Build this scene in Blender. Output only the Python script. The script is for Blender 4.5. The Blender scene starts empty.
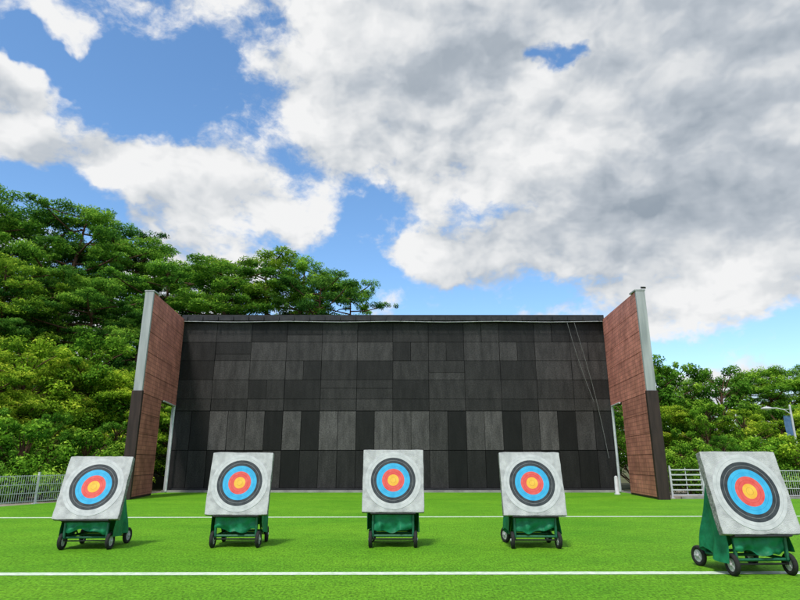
import bpy, bmesh, math, random
import numpy as np
from mathutils import Vector, Matrix, Euler
R = math.radians
scene = bpy.context.scene
COL = scene.collection
scene.view_settings.view_transform = 'Standard'
scene.view_settings.look = 'None'
scene.view_settings.exposure = 0

# ------------------------------------------------------------------ camera
F = 578.0; PITCH = R(15.7); CH = 1.7
cam_d = bpy.data.cameras.new('camera'); cam = bpy.data.objects.new('camera', cam_d); COL.objects.link(cam)
cam_d.sensor_width = 36; cam_d.lens = 36*F/800; cam_d.clip_end = 3000; cam_d.clip_start = .05
cam.location = (0, 0, CH); cam.rotation_euler = (R(90)+PITCH, 0, 0)
scene.camera = cam
def ray(u, v):
    a = (u-400)/F; b = (300-v)/F
    return Vector((a, math.cos(PITCH)-b*math.sin(PITCH), math.sin(PITCH)+b*math.cos(PITCH)))
def at(u, v, Y):
    d = ray(u, v); return Vector((0, 0, CH))+d*(Y/d.y)
def gnd(u, v):
    d = ray(u, v); return Vector((0, 0, CH))+d*(-CH/d.z)

# ------------------------------------------------------------------ materials
def newmat(name):
    m = bpy.data.materials.new(name); m.use_nodes = True
    nt = m.node_tree; return m, nt, nt.nodes['Principled BSDF']
def setspec(b, v):
    b.inputs['Specular IOR Level'].default_value = v
def noisemat(name, c1, c2, scale=5, rough=.7, spec=.3, bump=0, detail=6, metallic=0, stretch=None, bscale=None):
    m, nt, b = newmat(name); N = nt.nodes; L = nt.links
    tc = N.new('ShaderNodeTexCoord'); mp = N.new('ShaderNodeMapping'); L.new(tc.outputs['Object'], mp.inputs[0])
    if stretch: mp.inputs['Scale'].default_value = stretch
    n = N.new('ShaderNodeTexNoise'); n.inputs['Scale'].default_value = scale; n.inputs['Detail'].default_value = detail
    L.new(mp.outputs[0], n.inputs['Vector'])
    r = N.new('ShaderNodeValToRGB'); r.color_ramp.elements[0].position = .3; r.color_ramp.elements[1].position = .7
    r.color_ramp.elements[0].color = (*c1, 1); r.color_ramp.elements[1].color = (*c2, 1)
    L.new(n.outputs[0], r.inputs[0]); L.new(r.outputs[0], b.inputs['Base Color'])
    b.inputs['Roughness'].default_value = rough; setspec(b, spec); b.inputs['Metallic'].default_value = metallic
    if bump:
        n2 = N.new('ShaderNodeTexNoise'); n2.inputs['Scale'].default_value = bscale or scale*3; n2.inputs['Detail'].default_value = 5
        L.new(mp.outputs[0], n2.inputs['Vector'])
        bp = N.new('ShaderNodeBump'); bp.inputs['Strength'].default_value = bump; bp.inputs['Distance'].default_value = .02
        L.new(n2.outputs[0], bp.inputs['Height']); L.new(bp.outputs[0], b.inputs['Normal'])
    return m

M = {}
M['foam'] = noisemat('foam_board', (.36,.36,.37), (.60,.60,.60), 6, .85, .2, .6, 12, bscale=60)
M['foam_side'] = noisemat('foam_side', (.13,.13,.13), (.40,.40,.38), 30, .9, .1, .8, 4)
M['paper'] = noisemat('paper', (.46,.47,.48), (.63,.63,.64), 8, .7, .2, .1, 10)
M['t_black'] = noisemat('ink_black', (.022,.028,.035), (.06,.068,.076), 10, .6, .3, 0, 10)
M['t_blue'] = noisemat('ink_blue', (.03,.34,.64), (.06,.46,.76), 10, .6, .3, 0, 10)
M['t_red'] = noisemat('ink_red', (.68,.07,.06), (.80,.14,.12), 10, .6, .3, 0, 10)
M['t_gold'] = noisemat('ink_gold', (.82,.40,.04), (.88,.56,.08), 10, .6, .3, 0, 10)
M['t_line'] = noisemat('ink_line', (.35,.2,.04), (.4,.24,.05), 16, .6, .3)
M['t_blueline'] = noisemat('ink_blue_line', (.025,.23,.42), (.03,.26,.45), 16, .6, .3)
M['t_redline'] = noisemat('ink_red_line', (.46,.04,.03), (.5,.05,.04), 16, .6, .3)
M['t_whiteline'] = noisemat('ink_grey_line', (.3,.3,.31), (.35,.35,.35), 16, .6, .3)
M['tarp'] = noisemat('green_tarp', (.0,.12,.05), (.012,.25,.11), 5, .55, .35, .6, bscale=14)
M['steel_green'] = noisemat('green_steel', (.004,.085,.042), (.012,.14,.07), 20, .45, .5)
M['steel_dark'] = noisemat('dark_steel', (.012,.013,.013), (.03,.03,.03), 20, .5, .4)
M['rubber'] = noisemat('rubber', (.012,.012,.012), (.03,.03,.028), 40, .8, .3, .3)
M['hub'] = noisemat('hub_grey', (.36,.37,.38), (.55,.55,.55), 20, .5, .5)
M['white_metal'] = noisemat('white_metal', (.46,.48,.5), (.64,.65,.66), 3, .5, .4)
M['grey_metal'] = noisemat('grey_metal', (.28,.30,.31), (.48,.49,.50), 1.2, .5, .4, stretch=(3,3,.35), detail=9)
M['casing'] = noisemat('dark_casing', (.024,.016,.015), (.055,.034,.03), 2, .6, .3, stretch=(3,3,.4))
M['beam'] = noisemat('black_beam', (.012,.012,.014), (.035,.035,.038), 3, .5, .4)
M['backing'] = noisemat('backing_black', (.006,.006,.007), (.012,.012,.013), 3, .8, .2)
M['concrete'] = noisemat('concrete', (.2,.19,.18), (.36,.35,.33), 2, .85, .2, .3)
M['bark'] = noisemat('bark', (.07,.042,.028), (.18,.10,.065), 3, .9, .1, .6, stretch=(3,3,.6))
M['paint'] = noisemat('line_paint', (.44,.62,.36), (.74,.78,.70), 9, .7, .2, .3, 12, bscale=80)
M['lampglass'] = noisemat('lamp_glass', (.6,.62,.62), (.75,.75,.75), 3, .3, .5)
M['banner'] = noisemat('banner_blue', (.05,.12,.25), (.12,.22,.38), 4, .6, .3)
M['rope'] = noisemat('rope', (.10,.10,.10), (.22,.22,.22), 20, .7, .2)

def panelmat():
    m, nt, b = newmat('black_rubber_sheets'); N = nt.nodes; L = nt.links
    at_ = N.new('ShaderNodeAttribute'); at_.attribute_name = 'tone'
    tc = N.new('ShaderNodeTexCoord')
    mp = N.new('ShaderNodeMapping'); mp.inputs['Scale'].default_value = (1.6,1,.4); L.new(tc.outputs['Object'], mp.inputs[0])
    n = N.new('ShaderNodeTexNoise'); n.inputs['Scale'].default_value = 1.6; n.inputs['Detail'].default_value = 9; n.inputs['Roughness'].default_value = .65
    L.new(mp.outputs[0], n.inputs['Vector'])
    mr = N.new('ShaderNodeMapRange'); mr.inputs[1].default_value = .3; mr.inputs[2].default_value = .7; mr.inputs[3].default_value = .55; mr.inputs[4].default_value = 1.5
    L.new(n.outputs[0], mr.inputs[0])
    n3 = N.new('ShaderNodeTexNoise'); n3.inputs['Scale'].default_value = 14; n3.inputs['Detail'].default_value = 5
    L.new(tc.outputs['Object'], n3.inputs['Vector'])
    mr3 = N.new('ShaderNodeMapRange'); mr3.inputs[1].default_value = .35; mr3.inputs[2].default_value = .7; mr3.inputs[3].default_value = .7; mr3.inputs[4].default_value = 1.4
    L.new(n3.outputs[0], mr3.inputs[0])
    mu = N.new('ShaderNodeMath'); mu.operation = 'MULTIPLY'; L.new(at_.outputs['Fac'], mu.inputs[0]); L.new(mr.outputs[0], mu.inputs[1])
    mu2 = N.new('ShaderNodeMath'); mu2.operation = 'MULTIPLY'; L.new(mu.outputs[0], mu2.inputs[0]); L.new(mr3.outputs[0], mu2.inputs[1])
    cc = N.new('ShaderNodeCombineColor')
    for i, k in enumerate((1.06,.97,.98)):
        q = N.new('ShaderNodeMath'); q.operation = 'MULTIPLY'; q.inputs[1].default_value = k; L.new(mu2.outputs[0], q.inputs[0]); L.new(q.outputs[0], cc.inputs[i])
    L.new(cc.outputs[0], b.inputs['Base Color']); b.inputs['Roughness'].default_value = .62; setspec(b, .28)
    bp = N.new('ShaderNodeBump'); bp.inputs['Strength'].default_value = .35; bp.inputs['Distance'].default_value = .03
    L.new(n.outputs[0], bp.inputs['Height']); L.new(bp.outputs[0], b.inputs['Normal'])
    return m
M['sheets'] = panelmat()
def wingmat():
    m, nt, b = newmat('red_brown_cladding'); N = nt.nodes; L = nt.links
    g = N.new('ShaderNodeNewGeometry'); sp = N.new('ShaderNodeSeparateXYZ'); L.new(g.outputs['Position'], sp.inputs[0])
    cb = N.new('ShaderNodeCombineXYZ'); L.new(sp.outputs['Y'], cb.inputs[0]); L.new(sp.outputs['Z'], cb.inputs[1])
    br = N.new('ShaderNodeTexBrick'); L.new(cb.outputs[0], br.inputs['Vector'])
    br.offset = 0; br.inputs['Scale'].default_value = 1
    br.inputs['Brick Width'].default_value = .42; br.inputs['Row Height'].default_value = .21
    br.inputs['Mortar Size'].default_value = .03; br.inputs['Mortar Smooth'].default_value = .8
    br.inputs['Color1'].default_value = (.60,.225,.175,1); br.inputs['Color2'].default_value = (.50,.185,.15,1); br.inputs['Mortar'].default_value = (.36,.13,.105,1)
    n = N.new('ShaderNodeTexNoise'); n.inputs['Scale'].default_value = 1.3; n.inputs['Detail'].default_value = 8; L.new(g.outputs['Position'], n.inputs['Vector'])
    mr = N.new('ShaderNodeMapRange'); mr.inputs[1].default_value = .3; mr.inputs[2].default_value = .7; mr.inputs[3].default_value = .72; mr.inputs[4].default_value = 1.28
    L.new(n.outputs[0], mr.inputs[0])
    a = N.new('ShaderNodeAttribute'); a.attribute_name = 'tone'
    mm = N.new('ShaderNodeMath'); mm.operation = 'MULTIPLY'; L.new(mr.outputs[0], mm.inputs[0]); L.new(a.outputs['Fac'], mm.inputs[1])
    vm = N.new('ShaderNodeVectorMath'); vm.operation = 'SCALE'; L.new(br.outputs['Color'], vm.inputs[0]); L.new(mm.outputs[0], vm.inputs['Scale'])
    L.new(vm.outputs[0], b.inputs['Base Color']); b.inputs['Roughness'].default_value = .65; setspec(b, .2)
    return m
M['cladding'] = wingmat()
def turfmat():
    m, nt, b = newmat('artificial_turf'); N = nt.nodes; L = nt.links
    g = N.new('ShaderNodeNewGeometry')
    def noise(s, d, st=(1,1,1), ro=.55):
        mp = N.new('ShaderNodeMapping'); mp.inputs['Scale'].default_value = st; L.new(g.outputs['Position'], mp.inputs[0])
        n = N.new('ShaderNodeTexNoise'); n.inputs['Scale'].default_value = s; n.inputs['Detail'].default_value = d; n.inputs['Roughness'].default_value = ro
        L.new(mp.outputs[0], n.inputs['Vector']); return n
    n1 = noise(.3, 4, (1,1.4,1)); n2 = noise(26, 6, (1,.45,1), .8); n3 = noise(3, 6, (1,.8,1), .75)
    r = N.new('ShaderNodeValToRGB'); e = r.color_ramp.elements
    e[0].position = .25; e[0].color = (.085,.27,.010,1); e[1].position = .75; e[1].color = (.155,.37,.016,1)
    L.new(n1.outputs[0], r.inputs[0])
    def mul(fac, lo, hi, a, bb, src):
        mr = N.new('ShaderNodeMapRange'); mr.inputs[1].default_value = a; mr.inputs[2].default_value = bb; mr.inputs[3].default_value = lo; mr.inputs[4].default_value = hi
        L.new(fac.outputs[0], mr.inputs[0])
        vm = N.new('ShaderNodeVectorMath'); vm.operation = 'SCALE'; L.new(src, vm.inputs[0]); L.new(mr.outputs[0], vm.inputs['Scale']); return vm.outputs[0]
    c = mul(n2, .38, 1.62, .36, .64, r.outputs[0]); c = mul(n3, .82, 1.18, .3, .7, c)
    L.new(c, b.inputs['Base Color']); b.inputs['Roughness'].default_value = .8; setspec(b, .12)
    bp = N.new('ShaderNodeBump'); bp.inputs['Strength'].default_value = .8; bp.inputs['Distance'].default_value = .03
    L.new(n2.outputs[0], bp.inputs['Height']); L.new(bp.outputs[0], b.inputs['Normal'])
    return m
M['turf'] = turfmat()
M['soil'] = noisemat('forest_floor', (.05,.07,.02), (.16,.15,.08), .4, .95, .1, .5, 10)
M['gravel'] = noisemat('gravel', (.2,.18,.14), (.38,.34,.28), 6, .9, .1, .5, 10)
def leafmat(name, dark, mid, light):
    m = bpy.data.materials.new(name); m.use_nodes = True; nt = m.node_tree; N = nt.nodes; L = nt.links; N.clear()
    out = N.new('ShaderNodeOutputMaterial')
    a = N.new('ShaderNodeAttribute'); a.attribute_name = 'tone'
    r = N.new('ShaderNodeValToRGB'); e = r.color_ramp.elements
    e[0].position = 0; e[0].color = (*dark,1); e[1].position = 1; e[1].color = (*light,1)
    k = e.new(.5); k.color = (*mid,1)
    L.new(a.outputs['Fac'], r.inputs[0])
    oi = N.new('ShaderNodeObjectInfo')
    vm = N.new('ShaderNodeVectorMath'); vm.operation = 'MULTIPLY'; L.new(r.outputs[0], vm.inputs[0]); L.new(oi.outputs['Color'], vm.inputs[1])
    d = N.new('ShaderNodeBsdfDiffuse')
    t = N.new('ShaderNodeBsdfTranslucent')
    L.new(vm.outputs[0], d.inputs['Color']); L.new(vm.outputs[0], t.inputs['Color'])
    mx = N.new('ShaderNodeMixShader'); mx.inputs[0].default_value = .32
    L.new(d.outputs[0], mx.inputs[1]); L.new(t.outputs[0], mx.inputs[2]); L.new(mx.outputs[0], out.inputs[0])
    return m
M['needles'] = leafmat('pine_needles', (.03,.095,.016), (.15,.33,.035), (.48,.68,.08))
M['leaves'] = leafmat('broad_leaves', (.04,.12,.012), (.22,.43,.035), (.57,.74,.09))

# ------------------------------------------------------------------ mesh builder
class MB:
    def __init__(s): s.v = []; s.f = []; s.m = []; s.t = []; s.sm = []
    def add(s, vs, fs, mi=0, tone=1.0, smooth=False, mat=None):
        o = len(s.v)
        for p in vs:
            p = Vector(p); s.v.append(tuple(mat @ p if mat else p))
        for f in fs: s.f.append([o+i for i in f]); s.m.append(mi); s.t.append(tone); s.sm.append(smooth)
    def box(s, c, sz, mi=0, tone=1.0, mat=None, rot=None):
        x,y,z = [k/2 for k in sz]; c = Vector(c)
        vs = [Vector((a*x,b*y,d*z)) for a in (-1,1) for b in (-1,1) for d in (-1,1)]
        if rot is not None: vs = [rot @ p for p in vs]
        vs = [p+c for p in vs]
        fs = [(0,1,3,2),(4,6,7,5),(0,4,5,1),(2,3,7,6),(0,2,6,4),(1,5,7,3)]
        s.add(vs, fs, mi, tone, False, mat)
    def tube(s, pts, r, seg=8, mi=0, cap=True, mat=None):
        pts = [Vector(p) for p in pts]; n = len(pts)
        rs = r if isinstance(r, (list,tuple)) else [r]*n
        vs = []; fs = []
        prev = None
        for i,p in enumerate(pts):
            d = (pts[min(i+1,n-1)]-pts[max(i-1,0)]).normalized()
            if prev is None: a = d.orthogonal().normalized()
            else:
                a = (prev-d*prev.dot(d)).normalized()
            prev = a; b = d.cross(a)
            for k in range(seg):
                t = 2*math.pi*k/seg; vs.append(p+(a*math.cos(t)+b*math.sin(t))*rs[i])
        for i in range(n-1):
            for k in range(seg):
                k2 = (k+1)%seg; fs.append((i*seg+k,i*seg+k2,(i+1)*seg+k2,(i+1)*seg+k))
        s.add(vs, fs, mi, 1, True, mat)
        if cap:
            s.add(vs[:seg], [tuple(reversed(range(seg)))], mi, 1, False, mat); s.add(vs[-seg:], [tuple(range(seg))], mi, 1, False, mat)
    def lathe(s, prof, c, seg=24, mi=0, axis='X', smooth=True):
        vs = []; fs = []; n = len(prof); c = Vector(c)
        for (a, r) in prof:
            for k in range(seg):
                t = 2*math.pi*k/seg; p = (a, r*math.cos(t), r*math.sin(t)) if axis=='X' else (r*math.cos(t), r*math.sin(t), a)
                vs.append(c+Vector(p))
        for i in range(n-1):
            for k in range(seg):
                k2 = (k+1)%seg; fs.append((i*seg+k,i*seg+k2,(i+1)*seg+k2,(i+1)*seg+k))
        s.add(vs, fs, mi, 1, smooth)
    def build(s, name, mats, parent=None, tone=False, bevel=0):
        me = bpy.data.meshes.new(name); me.from_pydata(s.v, [], s.f)
        for m in (mats if isinstance(mats, list) else [mats]): me.materials.append(m)
        me.polygons.foreach_set('material_index', s.m); me.polygons.foreach_set('use_smooth', s.sm)
        if tone:
            a = me.attributes.new('tone','FLOAT','FACE'); a.data.foreach_set('value', s.t)
        me.validate(); me.update()
        o = bpy.data.objects.new(name, me); COL.objects.link(o)
        if parent: o.parent = parent
        if bevel:
            b = o.modifiers.new('bevel','BEVEL'); b.width = bevel; b.segments = 2; b.limit_method = 'ANGLE'
        return o
def tag(o, label=None, cat=None, group=None, kind=None):
    if label: o['label'] = label
    if cat: o['category'] = cat
    if group: o['group'] = group
    if kind: o['kind'] = kind
    return o
def empty(name, loc, rz=0):
    o = bpy.data.objects.new(name, None); COL.objects.link(o); o.location = loc; o.rotation_euler = (0,0,rz); o.empty_display_size = .2; return o
def grid(fn, nu, nv):
    vs = [fn(i/nu, j/nv) for j in range(nv+1) for i in range(nu+1)]
    fs = [(j*(nu+1)+i, j*(nu+1)+i+1, (j+1)*(nu+1)+i+1, (j+1)*(nu+1)+i) for j in range(nv) for i in range(nu)]
    return vs, fs

# ------------------------------------------------------------------ ground
def ss(t): t = max(0, min(1, t)); return t*t*(3-2*t)
def hill(x, y):
    h = 8*ss((y-39)/24)*ss((14-x)/30)
    h += 3.5*ss((-19.5-x)/14)*ss((y-24)/16)
    h += 14*ss((y-70)/80)*ss((30-x)/90)
    return h
xs = [-900,-400,-200,-120,-90]+[-80+2.5*i for i in range(57)]+[70,90,120,200,400,900]
ys = [-300,-60,-20,0]+[10+2.5*i for i in range(41)]+[130,160,220,400,900,1600]
mb = MB(); vs = []; rnd = random.Random(2)
for y in ys:
    for x in xs:
        h = hill(x,y); vs.append((x,y,-.03+h+(rnd.uniform(-.12,.12) if h>.3 else 0)))
nx = len(xs)
fs = [(j*nx+i,j*nx+i+1,(j+1)*nx+i+1,(j+1)*nx+i) for j in range(len(ys)-1) for i in range(nx-1)]
mb.add(vs, fs, 0, 1, True)
tag(mb.build('ground', M['soil']), kind='structure')
def sheet(name, pts, z, mat):
    mb = MB(); mb.add([(x,y,z) for x,y in pts], [tuple(range(len(pts)))]); return tag(mb.build(name, mat), kind='structure')
sheet('gravel_strip', [(-19,20),(-13,20),(-13,38.5),(-19,38.5)], -.012, M['gravel'])
sheet('gravel_strip', [(-12.9,36.0),(38,36.0),(38,38.5),(-12.9,38.5)], -.012, M['gravel'])
sheet('gravel_strip', [(12,28.5),(40,28.5),(40,35.9),(12,35.9)], -.012, M['gravel'])
sheet('turf', [(-26,-12),(44,-12),(44,29.6),(13.2,29.6),(13.2,35.75),(-14.1,35.75),(-14.1,31.0),(-16.9,21.5)], 0.0, M['turf'])
yn = gnd(400,573.5).y; yf = gnd(400,517).y
k1 = .009; k2 = .022
sheet('field_line', [(-20,yn-.12-20*k1),(30,yn-.12+30*k1),(30,yn+.12+30*k1),(-20,yn+.12-20*k1)], .004, M['paint'])
sheet('field_line', [(-16.8,yf-.14-17*k2),(30,yf-.14+30*k2),(30,yf+.14+30*k2),(-16.8,yf+.14-17*k2)], .004, M['paint'])
mb = MB(); mb.box((-.45,35.85,.05),(27.2,.2,.14)); tag(mb.build('kerb', M['concrete'], bevel=.01), kind='structure')
mb = MB(); mb.box((27,29.7,.04),(26.6,.16,.12)); tag(mb.build('kerb', M['concrete'], bevel=.01), kind='structure')

# ------------------------------------------------------------------ backstop
rnd = random.Random(11)
bs = tag(empty('archery_backstop', (0,36.3,0)), 'huge black panelled backstop wall with red-brown side wings at the far end', 'backstop')
def local(o, root):
    o.parent = root; o.matrix_parent_inverse = Matrix.Translation(-root.location); return o
X0, X1, YW = -14.0, 13.1, 36.3
HT = 10.45
mb = MB(); mb.box(((X0+X1)/2, YW+.2, HT/2),(X1-X0,.3,HT)); local(mb.build('backing_wall', M['backing']), bs)
mb = MB()
rows = [10.35,9.1,7.9,6.7,5.5,4.78]
W = X1-X0
def sheetbox(xa, xb, za, zb, tone, off):
    g = .012
    d = .05+off
    jx = rnd.uniform(-.012,.012)
    mb.box(((xa+xb)/2+jx*.5, YW+.05-d/2-.002, (za+zb)/2), (xb-xa-2*g-abs(jx), d, zb-za-2*g), 0, tone)
tones_up = [.017,.023,.028,.034,.014]
for k in range(5):
    za, zb = rows[k+1], rows[k]
    n = 12; i = 0
    while i < n:
        xa = X0+W*i/n; xb = X0+W*(i+1)/n
        t = rnd.choice(tones_up)
        if k in (1,2) and rnd.random() < .35: t = .043
        q = rnd.random()
        if q < .22:
            mid = (xa+xb)/2; sheetbox(xa, mid, za, zb, t, rnd.uniform(0,.02)); sheetbox(mid, xb, za, zb, rnd.choice(tones_up), rnd.uniform(0,.02))
        elif q < .36 and k < 4:
            mid = (za+zb)/2+rnd.uniform(-.2,.2); sheetbox(xa, xb, za, mid, t, rnd.uniform(0,.02)); sheetbox(xa, xb, mid, zb, rnd.choice(tones_up), rnd.uniform(0,.02))
        else: sheetbox(xa, xb, za, zb, t, rnd.uniform(0,.02))
        i += 1
T = dict(K=.008, D=.019, M=.034, G=.062, L=.088)
r1 = 'DKGGGKGKLLKGGGMKGGKMLKMD'; r2 = 'DMKDDMKDMDDMKDMKDKDMKDKD'
for k,(pat,za,zb) in enumerate(((r1,2.42,4.76),(r2,.22,2.40))):
    for i,ch in enumerate(pat):
        xa = X0+W*i/24; xb = X0+W*(i+1)/24
        sheetbox(xa, xb, za, zb, T[ch]*rnd.uniform(.8,1.2)*(1 if k==0 else .8), rnd.uniform(0,.025))
local(mb.build('panel_sheets', M['sheets'], tone=True), bs)
mb = MB(); mb.box(((X0+X1)/2, YW-.12, HT+.14),(X1-X0-.1,.5,.3)); mb.box(((X0+X1)/2, YW-.3, HT+.33),(X1-X0-.1,.12,.06))
for i in range(28): mb.box((X0+.4+i*(W-.8)/27, YW-.42, HT+.1),(.06,.1,.26))
local(mb.build('top_beam', M['beam']), bs)
mb = MB(); mb.tube([(X0+.2+(W-.4)*i/24, YW-.42, HT-.08-.05*math.sin(i*math.pi/6)**2) for i in range(25)], .024, 6)
local(mb.build('top_rail', M['grey_metal']), bs)
mb = MB(); mb.box(((X0+X1)/2, YW-.08,.14),(W-.1,.2,.15)); local(mb.build('base_rail', M['beam']), bs)
for x in (X0-.02, X1+.02):
    mb = MB(); mb.box((x, YW-.14, HT/2),(.1,.1,HT-.1)); local(mb.build('edge_post', M['grey_metal']), bs)
def wing(side):
    if side<0: xi0,xi1,th,yo = -12.85,-13.85,-.38,32.7
    else:      xi0,xi1,th,yo = 12.30,13.02,.42,33.6
    ya, yb = 29.0, 36.1
    zf, zb_ = (10.25,10.55) if side<0 else (10.3,10.55); zo = 5.05
    X = lambda y: xi0+(xi1-xi0)*(y-ya)/(yb-ya)
    poly = [(ya,0),(yo,0),(yo,zo),(yb,zo),(yb,zb_),(ya,zf)]
    mb = MB(); n = len(poly)
    vs = [(X(y),y,z) for y,z in poly]+[(X(y)+th,y,z) for y,z in poly]
    fs = [tuple(range(n)), tuple(reversed(range(n,2*n)))]+[(i,(i+1)%n,n+(i+1)%n,n+i) for i in range(n)]
    mb.add(vs, fs)
    w = local(mb.build('side_wing', M['casing']), bs)
    mb = MB(); bright = 1.0 if side<0 else 1.35  # right wing's cladding colour raised to paint in its stronger sunlight
    def cell(y0,y1,z0,z1,z0b,z1b,tone):
        g = .012; s = -side*.025
        a = [(X(y0+g),y0+g,z0+g),(X(y1-g),y1-g,z0b+g),(X(y1-g),y1-g,z1b-g),(X(y0+g),y0+g,z1-g)]
        b = [(p[0]+s,p[1],p[2]) for p in a]
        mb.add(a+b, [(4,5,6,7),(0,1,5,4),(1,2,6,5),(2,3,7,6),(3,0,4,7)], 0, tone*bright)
    nyc, nzc = 7, 5
    for i in range(nyc):
        y0 = ya+.03+(yb-ya-.06)*i/nyc; y1 = ya+.03+(yb-ya-.06)*(i+1)/nyc
        top0 = zf+(zb_-zf)*(y0-ya)/(yb-ya); top1 = zf+(zb_-zf)*(y1-ya)/(yb-ya)
        for k in range(nzc):
            f0,f1 = k/nzc,(k+1)/nzc
            cell(y0,y1, zo+(top0-zo)*f0, zo+(top0-zo)*f1, zo+(top1-zo)*f0, zo+(top1-zo)*f1, rnd.uniform(.9,1.1))
    nlc = 4
    for i in range(nlc):
        y0 = ya+.03+(yo-ya-.06)*i/nlc; y1 = ya+.03+(yo-ya-.06)*(i+1)/nlc
        for k in range(5):
            z0 = .1+(zo-.1)*k/5; z1 = .1+(zo-.1)*(k+1)/5
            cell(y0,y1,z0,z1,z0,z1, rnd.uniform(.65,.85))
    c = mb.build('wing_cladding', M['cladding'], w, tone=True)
    xm = xi0+th/2
    mb = MB(); mb.box((xm, ya-.07, (zo+.1+zf)/2),(abs(th)+.05,.13,zf-zo-.1)); mb.build('front_trim', M['grey_metal'], w)
    mb = MB(); mb.box((xm, ya-.09, (zo+.1)/2),(abs(th)+.14,.17,zo+.09)); mb.build('lower_casing', M['casing'], w)
    mb = MB(); mb.box((xm, ya+.25, zf+.06),(abs(th)+.12,.8,.07)); mb.build('wing_cap', M['grey_metal'], w)
    mb = MB(); mb.tube([(xi1-side*.12+ (side*.05), yb-.35, .05),(xi1-side*.12+side*.05, yb-.35, zo-.02)], .07, 8); mb.tube([(X(yo)-side*.1,yo+.1,zo-.03),(xi1-side*.08,yb-.3,zo-.03)], .05, 8)
    mb.build('opening_frame', M['white_metal'], w)
    return w
wing(-1); wr = wing(1)
mb = MB(); mb.tube([(12.68,29.1,10.38),(12.68,29.1,10.48)], .03, 6); mb.box((12.74,28.98,10.52),(.2,.2,.09),rot=Euler((.4,0,0)).to_matrix())
mb.build('floodlight', M['steel_dark'], wr)
def rope(pts, label):
    P = [at(*p, 35.9) for p in pts]; mb = MB(); q = []
    for i in range(len(P)-1):
        for k in range(5):
            t = k/5; q.append(P[i].lerp(P[i+1], t))
    q.append(P[-1])
    for _ in range(12): q = [q[0]]+[(q[i-1]+q[i]*2+q[i+1])/4 for i in range(1,len(q)-1)]+[q[-1]]
    mb.tube(q, .018, 5); o = mb.build('hanging_rope', M['rope']); tag(o, label, 'rope', 'ropes hanging down the backstop')
rope([(574,322),(585,358),(595,393),(602,424),(609,458)], 'longer grey rope hanging in a slant over the right end of the black wall')
rope([(567,322),(575,350),(585,379),(594,402)], 'shorter grey rope ending halfway up the right end of the black wall')
mb = MB(); mb.lathe([(0,.16),(.05,.17),(.06,.11),(.9,.10),(.96,.07),(1.0,.0)], (0,0,0), 16, 0, 'Z'); o = mb.build('bollard', M['white_metal']); o.location = (12.0,33.6,0)
tag(o, 'short white bollard at the foot of the right red-brown wing', 'bollard')

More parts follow.
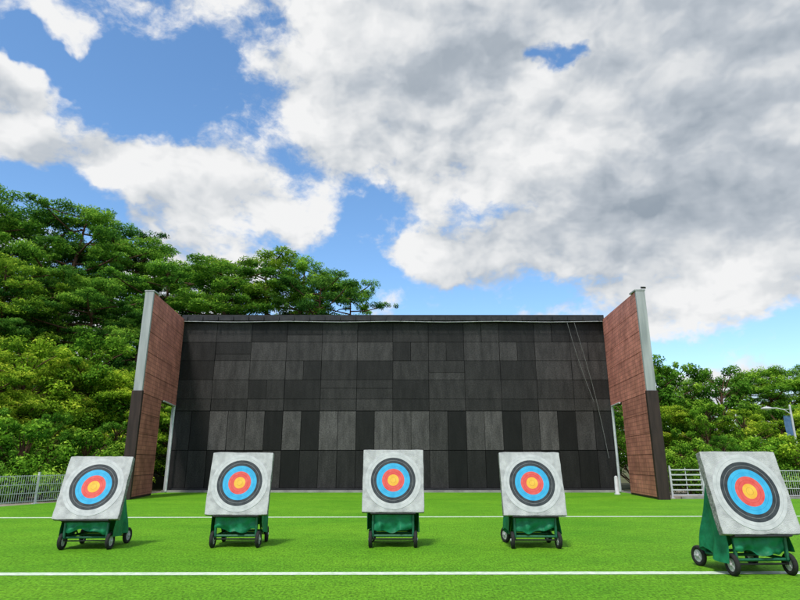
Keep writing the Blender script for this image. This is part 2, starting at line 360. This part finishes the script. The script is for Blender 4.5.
# ------------------------------------------------------------------ targets
def target(name_label, X, Y, rz, seed, lean, dz):
    rd = random.Random(seed)
    root = tag(empty('archery_target', (X,Y,0), rz), name_label, 'archery target', 'wheeled archery targets in a row on the turf')
    S = 1.31; TH = .13
    bc = Vector((0,.07,1.32+dz)); hz = .65*math.cos(lean); zbot = bc.z-hz
    Mx = Matrix.Translation(bc) @ Matrix.Rotation(-lean,4,'X')
    bm = bmesh.new(); bmesh.ops.create_cube(bm, size=1)
    for v in bm.verts: v.co = Vector((v.co.x*S, v.co.y*TH, v.co.z*S))
    bmesh.ops.subdivide_edges(bm, edges=[e for e in bm.edges if abs((e.verts[0].co-e.verts[1].co).y)<.01], cuts=9, use_grid_fill=True)
    for v in bm.verts:
        ed = max(abs(v.co.x),abs(v.co.z))/(S/2)
        if ed > .98: v.co.x += rd.uniform(-.006,.006); v.co.z += rd.uniform(-.006,.006)
        cr = (abs(v.co.x)/(S/2))*(abs(v.co.z)/(S/2))
        if cr > .95: v.co.x *= .992; v.co.z *= .992
    me = bpy.data.meshes.new('target_board'); bm.normal_update()
    for f in bm.faces: f.material_index = 0 if abs(f.normal.y) > .7 else 1
    bm.to_mesh(me); bm.free(); me.materials.append(M['foam']); me.materials.append(M['foam_side'])
    b = bpy.data.objects.new('target_board', me); COL.objects.link(b); b.parent = root; b.matrix_local = Mx
    md = b.modifiers.new('bevel','BEVEL'); md.width = .012; md.segments = 2; md.limit_method = 'ANGLE'; md.angle_limit = R(50)
    mb = MB(); seg = 64
    u = .0598; mats = ['t_gold','t_red','t_blue','t_black','paper']
    lines = {0:'t_line',1:'t_redline',2:'t_blueline',3:'t_whiteline',4:'t_whiteline'}
    allm = ['t_gold','t_red','t_blue','t_black','paper','t_line','t_redline','t_blueline','t_whiteline']
    bands = []
    for k in range(10):
        c = k//2; r0, r1 = k*u, (k+1)*u; lw = .004
        if k%2==0: bands.append((r0, r1-lw, mats[c])); bands.append((r1-lw, r1, lines[c]))
        else: bands.append((r0, r1, mats[c]))
    yy = -TH/2-.006
    for r0,r1,mn in bands:
        mi = allm.index(mn); vs = []; fs = []
        for k in range(seg):
            t = 2*math.pi*k/seg
            vs += [(r0*math.cos(t), yy, r0*math.sin(t)), (r1*math.cos(t), yy, r1*math.sin(t))]
        for k in range(seg):
            k2 = (k+1)%seg
            fs.append((2*k,2*k+1,2*k2+1,2*k2) if r0>0 else (2*k,2*k+1,2*k2+1))
        mb.add(vs, fs, mi)
    vs = []; fs = []
    for k in range(seg):
        t = 2*math.pi*k/seg; vs += [(10*u*math.cos(t), yy, 10*u*math.sin(t)), (10*u*math.cos(t), -TH/2-.0005, 10*u*math.sin(t))]
    for k in range(seg): k2=(k+1)%seg; fs.append((2*k,2*k+1,2*k2+1,2*k2))
    mb.add(vs, fs, 4)
    fc = mb.build('target_face', [M[k] for k in allm], b); fc.rotation_euler = (0, rd.uniform(-.1,.1), 0)
    x = .42; mb = MB(); zt = .23
    for s in (-1,1):
        mb.tube([(s*x,-.06,zt),(s*x,1.0,zt)], .026, 8)
        a = Mx @ Vector((s*x, TH/2+.03, -.68)); t_ = Mx @ Vector((s*x, TH/2+.03, .60))
        mb.tube([(s*x,a.y,zt), a, t_], .026, 8)
        mb.tube([(s*x,-.05,zt),(s*x,-.04,zbot-.02)], .026, 8)
        q = Mx @ Vector((s*x, TH/2+.03, .35)); mb.tube([(s*x,.97,zt), q], .02, 8)
        q = Mx @ Vector((s*x, TH/2+.03, -.45)); mb.tube([(s*x,.55,zt), q], .016, 8)
    for yy_ in (-.02,.5,.97): mb.tube([(-x,yy_,zt+.002),(x,yy_,zt+.002)], .024, 8)
    for h in (.0,.5):
        a = Mx @ Vector((-x, TH/2+.03, h)); c = Mx @ Vector((x, TH/2+.03, h)); mb.tube([a,c], .018, 8)
    mb.build('stand_frame', M['steel_green'], root)
    mb = MB(); mb.box((0,.01,-.674),(.94,.15,.024))
    lg = mb.build('board_ledge', M['steel_dark'], root, bevel=.004); lg.matrix_local = Mx
    rad = .165
    for yy_ in (.0,.93):
        mb = MB(); mb.tube([(-.49,yy_,rad),(.49,yy_,rad)], .014, 8)
        for s in (-1,1): mb.box((s*x,yy_,.195),(.03,.07,.08))
        mb.build('axle', M['steel_dark'], root)
    for yy_ in (.0,.93):
        for s in (-1,1):
            mb = MB(); w_ = .036
            mb.lathe([(-w_*.7,.10),(-w_,.12),(-w_,.148),(-w_*.6,.163),(0,rad),(w_*.6,.163),(w_,.148),(w_,.12),(w_*.7,.10),(-w_*.7,.10)], (0,0,0), 28)
            wh = mb.build('wheel', M['rubber'], root); wh.location = (s*.47, yy_, rad-.004); wh.rotation_euler = (0,0,rd.uniform(-.1,.1) if yy_<.1 else rd.uniform(-.45,.45))
            mb = MB()
            mb.lathe([(-.018,.0),(-.018,.099),(.018,.099),(.018,.0)], (0,0,0), 24, 0, 'X', False)
            mb.lathe([(-.048,.0),(-.048,.022),(-.03,.03),(.03,.03),(.048,.022),(.048,.0)], (0,0,0), 16)
            for k in range(5):
                t = 2*math.pi*k/5
                mb.box((0, .062*math.cos(t), .062*math.sin(t)), (.05,.064,.02), rot=Matrix.Rotation(t,3,'X'))
            mb.build('hub', M['hub'], wh)
    ph = [rd.uniform(0,6.28) for _ in range(8)]
    ztop = bc.z+.52; zjoin = zbot+.02
    def cover(su, sv):
        th = math.pi*su; z = ztop-(ztop-.26)*sv
        hem = .05*math.sin(5*th+ph[0])+.04*math.sin(9*th+ph[1]); z += hem*sv**3
        yf_ = bc.y+(max(z,zjoin)-bc.z)*math.tan(lean)+.10
        if z < zjoin: yf_ -= .06*min(1,(zjoin-z)/.2)
        yb_ = .36+(1.02-.36)*sv**.85
        w_ = .47+.075*sv
        A = .008+.034*sv
        rr = 1+A*1.3*(math.sin(13*th+ph[2]+2*sv)+.6*math.sin(23*th+ph[3]-3*sv)+.5*math.sin(9*sv+ph[4]+4*th))
        c = math.cos(th); s_ = math.sin(th)
        xx = -w_*math.copysign(abs(c)**.5, c)*rr
        y_ = yf_+(max(yb_,yf_+.05)-yf_)*abs(s_)**.55*rr
        return (xx, y_, z)
    vs, fs = grid(cover, 70, 34); mb = MB(); mb.add(vs, fs, 0, 1, True)
    mb.build('rain_cover', M['tarp'], root)
    yb0 = bc.y-.65*math.sin(lean)+.05
    def skirt(su, sv):
        wv_ = .43; x_ = -wv_+2*wv_*su
        hem = .34+.04*math.sin(6*x_+ph[1])+.02*math.sin(19*x_+ph[2])
        zt_ = zbot-.0; z = zt_-(zt_-hem)*sv
        A = .008+.026*sv
        return (x_+.015*sv*math.sin(17*x_+ph[0]), yb0+.0*sv+A*(math.sin(13*x_+ph[3]+1.5*sv)+.6*math.sin(29*x_+ph[4]-2*sv)+.35*math.sin(10*sv+9*x_)), z)
    vs, fs = grid(skirt, 80, 18); mb = MB(); mb.add(vs, fs, 0, 1, True)
    mb.build('front_flap', M['tarp'], root)
    return root
tl = [('leftmost of the five wheeled archery targets, beside the left fence', 85,549.5, R(4), 1, R(20), -.13),
      ('second wheeled archery target from the left', 235,547.5, R(2), 2, R(15), -.055),
      ('middle wheeled archery target of the five, facing straight on', 393,547.5, 0, 3, R(14), 0),
      ('second wheeled archery target from the right', 536,548.5, R(-1), 4, R(14.5), -.055),
      ('nearest and largest wheeled archery target, at the far right of the row', 763,575.5, R(4), 5, R(16), -.09)]
for lab,u,v,rz,sd,ln,dz in tl:
    p = gnd(u, v); target(lab, p.x, p.y, rz, sd, ln, dz)

# ------------------------------------------------------------------ fences
def fence(A, B, n, h, label, bars='wire'):
    A = Vector((*A,0)); B = Vector((*B,0)); d = (B-A); Ln = d.length; ang = math.atan2(d.y,d.x)
    root = tag(empty('metal_fence', A, ang), label, 'fence')
    st = Ln/n
    for i in range(n+1):
        mb = MB(); mb.box((0,0,h/2+.03),(.07,.07,h+.1)); mb.box((0,0,h+.09),(.085,.085,.02)); mb.box((0,0,.01),(.18,.18,.03))
        o = mb.build('post', M['white_metal'], root); o.location = (i*st,0,0)
    for i in range(n):
        mb = MB(); w_ = st-.09
        zs = (.12,.45,.8,h-.05) if bars=='wire' else [.15+(h-.25)*k/5 for k in range(6)]
        for z in zs: mb.box((w_/2,0,z),(w_,.025 if bars=='wire' else .035,.03 if bars=='wire' else .06))
        k = 0
        if bars=='wire':
            while k*.11 < w_: mb.box((k*.11,.018,h/2+.03),(.012,.012,h-.1)); k += 1
        else:
            for xx in (0.02, w_/2, w_-.02): mb.box((xx,.03,h/2+.05),(.03,.025,h-.1))
        o = mb.build('fence_panel', M['white_metal'], root); o.location = (i*st+.045,0,0)
    return root
fence((-17.6,19.2),(-14.3,30.8),5,1.2,'white wire mesh fence along the left edge of the turf')
fence((13.5,30.2),(18.3,30.2),3,1.45,'white horizontal rail fence beside the right red-brown wing','rail')
fence((18.5,30.25),(34,30.25),7,1.35,'white wire mesh fence behind the rightmost target')

lp = at(803,480,35); LX = lp.x
root = tag(empty('street_lamp', (LX,35,0)), 'pale street lamp with a curved arm and blue banner behind the right fence', 'street lamp')
mb = MB(); mb.tube([(0,0,0),(0,0,.3)], .11, 12); mb.tube([(0,0,.3),(0,0,4.95)], [.08,.055], 12); mb.lathe([(4.95,.06),(5.0,.05),(5.05,0)],(0,0,0),12,0,'Z'); mb.build('pole', M['white_metal'], root)
mb = MB(); mb.tube([(0,0,4.45),(-.35,0,4.72),(-.8,0,4.83),(-1.15,0,4.82)], .03, 8); mb.tube([(0,0,4.75),(-.5,0,4.76)], .015, 6); mb.build('arm', M['white_metal'], root)
mb = MB(); mb.lathe([(0,.0),(.02,.12),(-.04,.30),(-.09,.31)],(-1.4,0,4.88),20,0,'Z'); mb.lathe([(0,.0),(.06,.05),(.1,.0)],(-1.4,0,4.87),12,0,'Z'); lh = mb.build('lamp_head', M['white_metal'], root)
mb = MB(); mb.lathe([(0,.27),(-.07,.22),(-.12,.0)],(-1.4,0,4.80),20,0,'Z'); mb.build('lamp_glass', M['lampglass'], lh)
vs, fs = grid(lambda a,b: (-.06-.42*a, .03*math.sin(7*a+3*b), 4.35-1.1*b), 10, 12); mb = MB(); mb.add(vs, fs, 0,1,True)
for z in (4.37,3.24): mb.tube([(0,0,z),(-.5,0,z)], .012, 6)
mb.build('banner', M['banner'], root)

# ------------------------------------------------------------------ trees
def leafobj(name, C, Nn, size, aspect, tone, mat, rng):
    n = len(C); Nn = Nn/np.linalg.norm(Nn,axis=1,keepdims=True)
    r = rng.normal(size=(n,3)); t = np.cross(Nn, r); t /= np.linalg.norm(t,axis=1,keepdims=True); b = np.cross(Nn,t)
    a_ = t*size[:,None]*.5; b_ = b*size[:,None]*.5*aspect
    V = np.empty((n,4,3)); V[:,0]=C+a_; V[:,1]=C+b_; V[:,2]=C-a_; V[:,3]=C-b_
    me = bpy.data.meshes.new(name); me.vertices.add(4*n); me.vertices.foreach_set('co', V.reshape(-1))
    me.loops.add(4*n); me.loops.foreach_set('vertex_index', np.arange(4*n,dtype=np.int32))
    me.polygons.add(n); me.polygons.foreach_set('loop_start', np.arange(0,4*n,4,dtype=np.int32)); me.polygons.foreach_set('loop_total', np.full(n,4,dtype=np.int32))
    me.update(calc_edges=True)
    at_ = me.attributes.new('tone','FLOAT','FACE'); at_.data.foreach_set('value', np.clip(tone,0,1))
    me.materials.append(mat); me.validate(); return me
def clump(rng, c, rx, rz, n, shell=.55):
    d = rng.normal(size=(n,3)); d /= np.linalg.norm(d,axis=1,keepdims=True)
    r = shell+(1-shell)*rng.random(n)**.6
    ax = np.array([rx*rng.uniform(.75,1.25), rx*rng.uniform(.75,1.25), rz])
    P = d*r[:,None]*ax
    P += rng.normal(scale=.10*rx, size=(n,3))
    return P+np.array(c), d
def make_pine(seed, H=12., spread=3.9, start=.3, nl=30, dens=640, topk=.8, ls=(.09,.23), mat='needles', droop=.14):
    rng = np.random.default_rng(seed); rd = random.Random(seed)
    tr = MB(); lean = (rd.uniform(-.6,.6), rd.uniform(-.6,.6))
    def tp(t): return Vector((lean[0]*t*t+.25*math.sin(3*t+seed), lean[1]*t*t+.2*math.sin(4*t), H*t*.97))
    tr.tube([tp(i/12*.93) for i in range(13)], [.26*(1-.88*i/12) for i in range(13)], 8)
    Cs,Ns,Ts,Ss = [],[],[],[]
    def pad(c, rx, rz, tb):
        n = int(dens*rx*rx)+70
        P,d = clump(rng, c, rx, rz, n, .3)
        rr = np.hypot(P[:,0]-c[0], P[:,1]-c[1]); P[:,2] -= droop*rr*rr/max(rx,.3)
        Cs.append(P); nn = d*np.array([.6,.6,.6])+np.array([0,0,.35])+rng.normal(scale=.65,size=(n,3)); Ns.append(nn)
        Ts.append(tb+.30*d[:,2]+rng.normal(scale=.17,size=n)); Ss.append(rng.uniform(ls[0],ls[1],n))  # needles lighter on pad tops, darker below: overhead light painted into tone
    for i in range(nl):
        t = start+(.95-start)*(i+.5)/nl
        q = (t-start)/(1-start)
        L_ = spread*math.sqrt(max(0.08,1-((q-.25)/topk)**2))*rd.uniform(.6,1.12)
        az = i*2.399+rd.uniform(-.4,.4); base = tp(t-.03)
        dr = Vector((math.cos(az), math.sin(az), 0)); rise = rd.uniform(-.12,.25)*(1+.3*q)
        pts = [base, base+dr*L_*.4+Vector((0,0,L_*.02)), base+dr*L_*.75+Vector((0,0,rise*L_*.5)), base+dr*L_+Vector((0,0,rise*L_))]
        tr.tube(pts, [.085*(1-q*.5),.06*(1-q*.5),.04,.02], 5, cap=False)
        tb = rd.uniform(.15,.65)
        pad(tuple(pts[3]), rd.uniform(.4,.75), rd.uniform(.14,.28), tb)
        for _ in range(5):
            f = rd.uniform(.3,1.05); m_ = pts[0].lerp(pts[3], f)+Vector((rd.uniform(-.9,.9),rd.uniform(-.9,.9),rd.uniform(-.15,.4))); pad(tuple(m_), rd.uniform(.25,.6), rd.uniform(.12,.26), tb+rd.uniform(-.15,.15))
    for k in range(9):
        az = k*2.4; rr_ = .3+.14*k; pad(tuple(tp(.93)+Vector((math.cos(az)*rr_,math.sin(az)*rr_,-.10*k+.25))), .5, .28, rd.uniform(.4,.65))
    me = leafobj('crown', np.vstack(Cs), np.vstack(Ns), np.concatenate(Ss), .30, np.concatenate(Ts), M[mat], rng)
    to = tr.build('trunk', M['bark']); tm = to.data; bpy.data.objects.remove(to)
    return tm, me, H
def make_broad(seed, H=8., rx=2.6, ncl=52, low=.18, leaf=(.10,.22)):
    rng = np.random.default_rng(seed); rd = random.Random(seed); tr = MB()
    tr.tube([(0,0,0),(.08,.05,H*.2),(.0,.1,H*.45),(.1,0,H*.82)], [.2,.16,.11,.03], 8)
    Cs,Ns,Ts,Ss = [],[],[],[]
    for i in range(ncl):
        q = rd.random()**.8; z = H*(low+(.95-low)*q)
        prof = math.sqrt(max(.05, 1-((q-.38)/.66)**2))
        r = rx*prof*math.sqrt(rd.uniform(.15,1.15)); az = i*2.399+rd.uniform(-.3,.3)
        c = Vector((r*math.cos(az), r*math.sin(az), z))
        s = Vector((.05,.05,max(.4,z-.9-rd.random()))); tr.tube([s, s.lerp(c,.5)+Vector((0,0,.1)), c], [.05,.035,.015], 5, cap=False)
        R_ = rd.uniform(.3,.9)*(1.1-.4*q); n = int(720*R_*R_)+80
        P,d = clump(rng, tuple(c), R_, R_*.75, n, .4)
        Cs.append(P); Ns.append(d*.9+np.array([0,0,.3])+rng.normal(scale=.6,size=(n,3)))
        Ts.append(rd.uniform(.05,.74)+.22*d[:,2]+rng.normal(scale=.17,size=n)); Ss.append(rng.uniform(leaf[0],leaf[1],n))  # leaf colour carries painted top light: clump tops lighter, undersides darker
    me = leafobj('crown', np.vstack(Cs), np.vstack(Ns), np.concatenate(Ss), .5, np.concatenate(Ts), M['leaves'], rng)
    to = tr.build('trunk', M['bark']); tm = to.data; bpy.data.objects.remove(to)
    return tm, me, H
protos = {
 'p0': make_pine(3), 'p1': make_pine(8, 12, 4.4, .35, 30), 'p2': make_pine(14, 12, 3.3, .25, 34),
 'p3': make_pine(31, 9, 2.7, .05, 46, 560, .78, (.10,.22), 'leaves', .3),
 'b0': make_broad(5, 8, 2.7, 64), 'b1': make_broad(9, 8, 3.2, 72), 's0': make_broad(21, 3.2, 1.7, 34, .1, (.09,.18)) }
rt = random.Random(77)
def tree(u, vtop, Y, kind, w, label, tint, name=None, group=None):
    top = at(u, vtop, Y); bz = hill(top.x, Y)-.15; tm, cm, H = protos[kind]
    h = top.z-bz; s = h/(H*1.0)
    nm = name or ('pine_tree' if kind[0]=='p' else 'shrub' if kind[0]=='s' else 'leafy_tree')
    cat = {'pine_tree':'pine tree','leafy_tree':'tree','shrub':'shrub'}[nm]
    r = tag(empty(nm, (top.x, Y, bz), rt.uniform(0,6.28)), label, cat, group)
    r.scale = (s*w, s*w, s)
    for n_, me in (('trunk',tm),('crown',cm)):
        o = bpy.data.objects.new(n_, me); COL.objects.link(o); o.parent = r
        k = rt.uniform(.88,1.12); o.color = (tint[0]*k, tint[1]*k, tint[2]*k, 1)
PD = (.55,.72,.9); PM = (.88,1,.95); PL = (1.25,1.15,.9); BL = (1.3,1.12,.9); BM_ = (.85,.95,.9); BD = (.5,.68,.75)
G1='pines on the left hillside'; G2='trees behind the left fence'; G3='pines rising above the black wall'; G4='trees behind the right fence'
TR = [
 (-8,184,47,'p0',1.15,PM,G1,'tall pine cut by the left picture edge, top of the left hillside'),
 (32,192,50,'p2',1.45,PD,G1,'tall dark pine on the left hillside, second from the left on the skyline'),
 (80,198,50,'p1',1.15,PM,G1,'tall pine with layered boughs, third from the left on the skyline'),
 (116,210,53,'p0',1.1,PD,G1,'dark pine on the skyline just left of the left wing top'),
 (150,240,54,'p2',1.45,PM,G1,'pine showing right above the left wing top'),
 (-25,262,39,'p1',1.0,PD,G1,'dark pine low on the hillside at the left picture edge'),
 (24,250,41,'p2',1.25,PL,G1,'light green pine in the middle row of the left hillside, nearest the left edge'),
 (64,262,43,'p0',1.15,PD,G1,'dark green pine in the middle row below the layered skyline pine'),
 (108,268,44,'p1',1.0,PM,G1,'mid green pine in the middle row just left of the grey wing edge'),
 (140,300,45,'p2',1.0,PD,G1,'dark pine half hidden behind the left wing'),
 (180,254,51,'p1',1.15,PM,G3,'pine above the left end of the black wall, next to the wing'),
 (208,256,56,'p0',1.35,PD,G3,'dark pine above the black wall, second from the left wing'),
 (238,256,50,'p2',1.55,PM,G3,'mid green pine above the black wall, just left of the tallest one'),
 (268,246,52,'p0',1.35,PL,G3,'light green pine, tallest of those above the black wall'),
 (302,250,54,'p1',1.0,PM,G3,'broad pine above the black wall, right of the tallest one'),
 (326,268,50,'p0',1.0,PD,G3,'small dark pine between two broad pines above the black wall'),
 (350,274,51,'p1',.86,PM,G3,'flat topped pine at the right end of the pines above the black wall'),
 (-5,345,31,'p3',1.2,BL,G2,'bright feathery young pine behind the left fence at the picture edge'),
 (34,338,34,'b0',1.05,BL,G2,'bright green leafy tree behind the left fence, second from the edge'),
 (64,350,36,'p3',1.1,BL,G2,'bright green feathery young pine behind the leftmost target'),
 (100,335,38,'b0',1.0,BM_,G2,'mid green leafy tree just left of the left wing'),
 (128,365,37.5,'p3',1.1,BL,G2,'bright feathery young pine half hidden by the left wing'),
 (150,375,41,'b0',1.3,BM_,G2,'leafy tree seen through the opening of the left wing'),
 (180,385,41,'b1',1.3,BM_,G2,'leafy tree beyond the left end of the black wall'),
 (-6,405,27,'b0',.9,BD,G2,'low dark tree against the left fence at the picture edge'),
 (26,420,28,'s0',1.0,BM_,G2,'low mid green shrub against the left fence, near the picture edge'),
 (56,412,30.5,'b0',.9,BD,G2,'low dark tree against the left fence beside the leftmost target'),
 (88,430,31.5,'s0',1.1,BM_,G2,'low shrub right behind the board of the leftmost target'),
 (118,418,33.5,'b1',.9,BD,G2,'low dark tree at the foot of the left wing'),
 (638,352,46,'b0',1.0,BD,G4,'dark leafy tree behind the right wing'),
 (662,358,47,'b1',.85,BM_,G4,'mid green tree on the skyline beside the right wing'),
 (690,371,50,'p0',1.0,PM,G4,'pine on the right skyline, second from the wing'),
 (716,364,46,'b0',.9,BD,G4,'dark leafy tree on the right skyline above the rightmost target'),
 (742,372,50,'p1',.85,PD,G4,'dark pine on the right skyline left of the street lamp'),
 (768,361,47,'p3',1.3,BM_,G4,'mid green feathery tree on the right skyline over the lamp head'),
 (796,358,49,'p2',1.1,PM,G4,'pine on the right skyline over the lamp pole'),
 (825,358,45,'b0',1.0,BM_,G4,'leafy tree cut by the right picture edge'),
 (625,395,41,'b1',1.1,BM_,G4,'leafy tree seen through the opening of the right wing'),
 (668,402,40,'p3',1.4,BL,G4,'bright green feathery tree right beside the right wing'),
 (702,398,38,'b1',.9,BM_,G4,'mid green tree in the front row behind the rightmost target'),
 (740,408,38,'b0',1.2,BL,G4,'bright green tree in the front row above the rightmost target board'),
 (776,402,40,'b1',1.0,BD,G4,'dark leafy tree in the front row below the lamp head'),
 (810,398,38,'p3',1.4,BL,G4,'bright green feathery tree at the right edge behind the lamp pole'),
 (684,440,33.5,'s0',1.0,BM_,G4,'low shrub behind the white rail fence'),
 (722,434,33,'b0',.9,BD,G4,'low dark tree behind the mesh fence left of the rightmost target'),
 (762,438,33.5,'s0',1.1,BM_,G4,'low shrub hidden mostly by the rightmost target'),
 (800,436,33,'s0',1.2,BL,G4,'bright low shrub under the street lamp'),
]
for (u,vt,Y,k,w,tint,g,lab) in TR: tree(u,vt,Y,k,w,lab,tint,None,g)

# ------------------------------------------------------------------ light
sd = Vector((.18,.54,-.93)).normalized()
sl = bpy.data.lights.new('sun','SUN'); sl.energy = 3.0; sl.angle = R(8); sl.color = (1,.96,.89)
so = bpy.data.objects.new('sun', sl); COL.objects.link(so); so.rotation_euler = sd.to_track_quat('-Z','Y').to_euler(); so.location = (0,0,30)
world = bpy.data.worlds.new('World'); scene.world = world; world.use_nodes = True
nt = world.node_tree; N = nt.nodes; L = nt.links; N.clear()
out = N.new('ShaderNodeOutputWorld')
sky = N.new('ShaderNodeTexSky'); sky.sky_type = 'NISHITA'; sky.sun_disc = False
sky.sun_elevation = math.asin(-sd.z); sky.sun_rotation = math.atan2(-sd.x,-sd.y) % (2*math.pi)
sky.air_density = 1.0; sky.dust_density = .5; sky.ozone_density = 3.0
hs = N.new('ShaderNodeHueSaturation'); hs.inputs['Saturation'].default_value = 1.12; hs.inputs['Value'].default_value = 1.75; hs.inputs['Hue'].default_value = .497; L.new(sky.outputs[0], hs.inputs['Color'])
bg1 = N.new('ShaderNodeBackground'); bg1.inputs[1].default_value = .13; L.new(hs.outputs[0], bg1.inputs[0])
tc = N.new('ShaderNodeTexCoord'); D = tc.outputs['Generated']
def vmath(op, a, b=None, out_=0):
    n = N.new('ShaderNodeVectorMath'); n.operation = op
    if hasattr(a,'node'): L.new(a, n.inputs[0])
    else: n.inputs[0].default_value = a
    if b is not None:
        if hasattr(b,'node'): L.new(b, n.inputs[1])
        else: n.inputs[1].default_value = b
    return n.outputs[out_]
def fmath(op, a, b=None, c=None):
    n = N.new('ShaderNodeMath'); n.operation = op
    for i,x in enumerate((a,b,c)):
        if x is None: continue
        if hasattr(x,'node'): L.new(x, n.inputs[i])
        else: n.inputs[i].default_value = x
    return n.outputs[0]
def mrange(x, a, b, c, d, sm=True):
    n = N.new('ShaderNodeMapRange'); n.interpolation_type = 'SMOOTHSTEP' if sm else 'LINEAR'
    L.new(x, n.inputs[0]); n.inputs[1].default_value=a; n.inputs[2].default_value=b; n.inputs[3].default_value=c; n.inputs[4].default_value=d
    return n.outputs[0]
def noise(vec, s, det, ro=.55, dist=0):
    n = N.new('ShaderNodeTexNoise'); L.new(vec, n.inputs['Vector']); n.inputs['Scale'].default_value = s; n.inputs['Detail'].default_value = det; n.inputs['Roughness'].default_value = ro
    n.inputs['Distortion'].default_value = dist; return n
wn = noise(D, 5.0, 5, .6); wv0 = vmath('SUBTRACT', wn.outputs['Color'], (.5,.5,.5)); wv = vmath('MULTIPLY', wv0, (.22,.22,.16))
DW = vmath('ADD', D, wv)
DT = vmath('MULTIPLY', vmath('ADD', D, vmath('MULTIPLY', wv0, (.08,.08,.06))), (1,1,1.5))
n1 = noise(DT, 6.8, 9, .62).outputs[0]
ns = noise(DT, 6.8, 4, .55).outputs[0]
n_off = noise(vmath('ADD', DT, (-.015,-.01,.045)), 6.8, 4, .55).outputs[0]
n2 = noise(vmath('ADD', DT, (5,3,1)), 2.8, 5, .55).outputs[0]
def blob(u, v, rx, rz, wgt):
    d = ray(u, v).normalized()
    q = vmath('SUBTRACT', DW, tuple(d)); q = vmath('MULTIPLY', q, (F/rx, F/rx*.7, F/rz))
    l = vmath('LENGTH', q, None, 1)
    return mrange(l, 0, 1, wgt, 0)
def total(lst):
    t = None
    for b in lst:
        x = blob(*b); t = x if t is None else fmath('ADD', t, x)
    return t
dens = total([
 (145,85,125,80,-.42),(60,58,80,22,-.3),(5,45,50,25,-.2),(30,185,140,28,-.34),
 (375,212,95,36,-.38),(350,258,75,50,-.36),(400,298,85,46,-.36),(510,215,85,28,-.26),(547,60,36,20,-.6),(500,308,85,30,-.28),
 (680,350,100,30,-.26),(790,325,60,40,-.28),(240,20,40,30,-.12),
 (65,30,55,24,.32),(15,75,55,26,.28),(100,150,130,34,.28),(220,200,130,40,.3),(445,262,85,30,.30),(640,110,300,170,.38),(400,60,200,110,.26),(650,230,190,90,.26),(700,300,160,34,.2)])
base = fmath('MULTIPLY_ADD', n1, 1.45, -.19)
dn = fmath('ADD', base, dens)
mask = mrange(dn, .37, .63, 0, 1)
thick = mrange(dn, .6, 1.2, 0, 1)
lit = mrange(fmath('SUBTRACT', ns, n_off), -.14, .14, -.27, .27, False)
fine = mrange(n1, .3, .7, -.17, .17, False)
wt = total([(600,110,120,60,.28),(220,200,150,45,.3),(445,258,100,40,.3),(740,295,120,50,.32),(65,40,80,60,.3),(100,150,120,40,.2),
 (500,60,150,60,-.14),(700,210,170,60,-.22),(740,60,130,60,-.16),(300,140,100,40,.15),(250,40,90,60,.15)])
tone = fmath('ADD', fmath('ADD', fmath('MULTIPLY_ADD', n2, 1.05, .17), lit), wt)
tone = fmath('ADD', tone, fine)
tone = fmath('SUBTRACT', tone, fmath('MULTIPLY', thick, .26))
cr = N.new('ShaderNodeValToRGB'); e = cr.color_ramp.elements
e[0].position = .05; e[0].color = (.33,.39,.46,1); e[1].position = .98; e[1].color = (.97,.975,.98,1)
k = e.new(.45); k.color = (.55,.60,.66,1); k = e.new(.72); k.color = (.78,.805,.83,1)
L.new(tone, cr.inputs[0])
bg2 = N.new('ShaderNodeBackground'); bg2.inputs[1].default_value = .93; L.new(cr.outputs[0], bg2.inputs[0])
mx = N.new('ShaderNodeMixShader'); L.new(mask, mx.inputs[0]); L.new(bg1.outputs[0], mx.inputs[1]); L.new(bg2.outputs[0], mx.inputs[2])
L.new(mx.outputs[0], out.inputs[0])
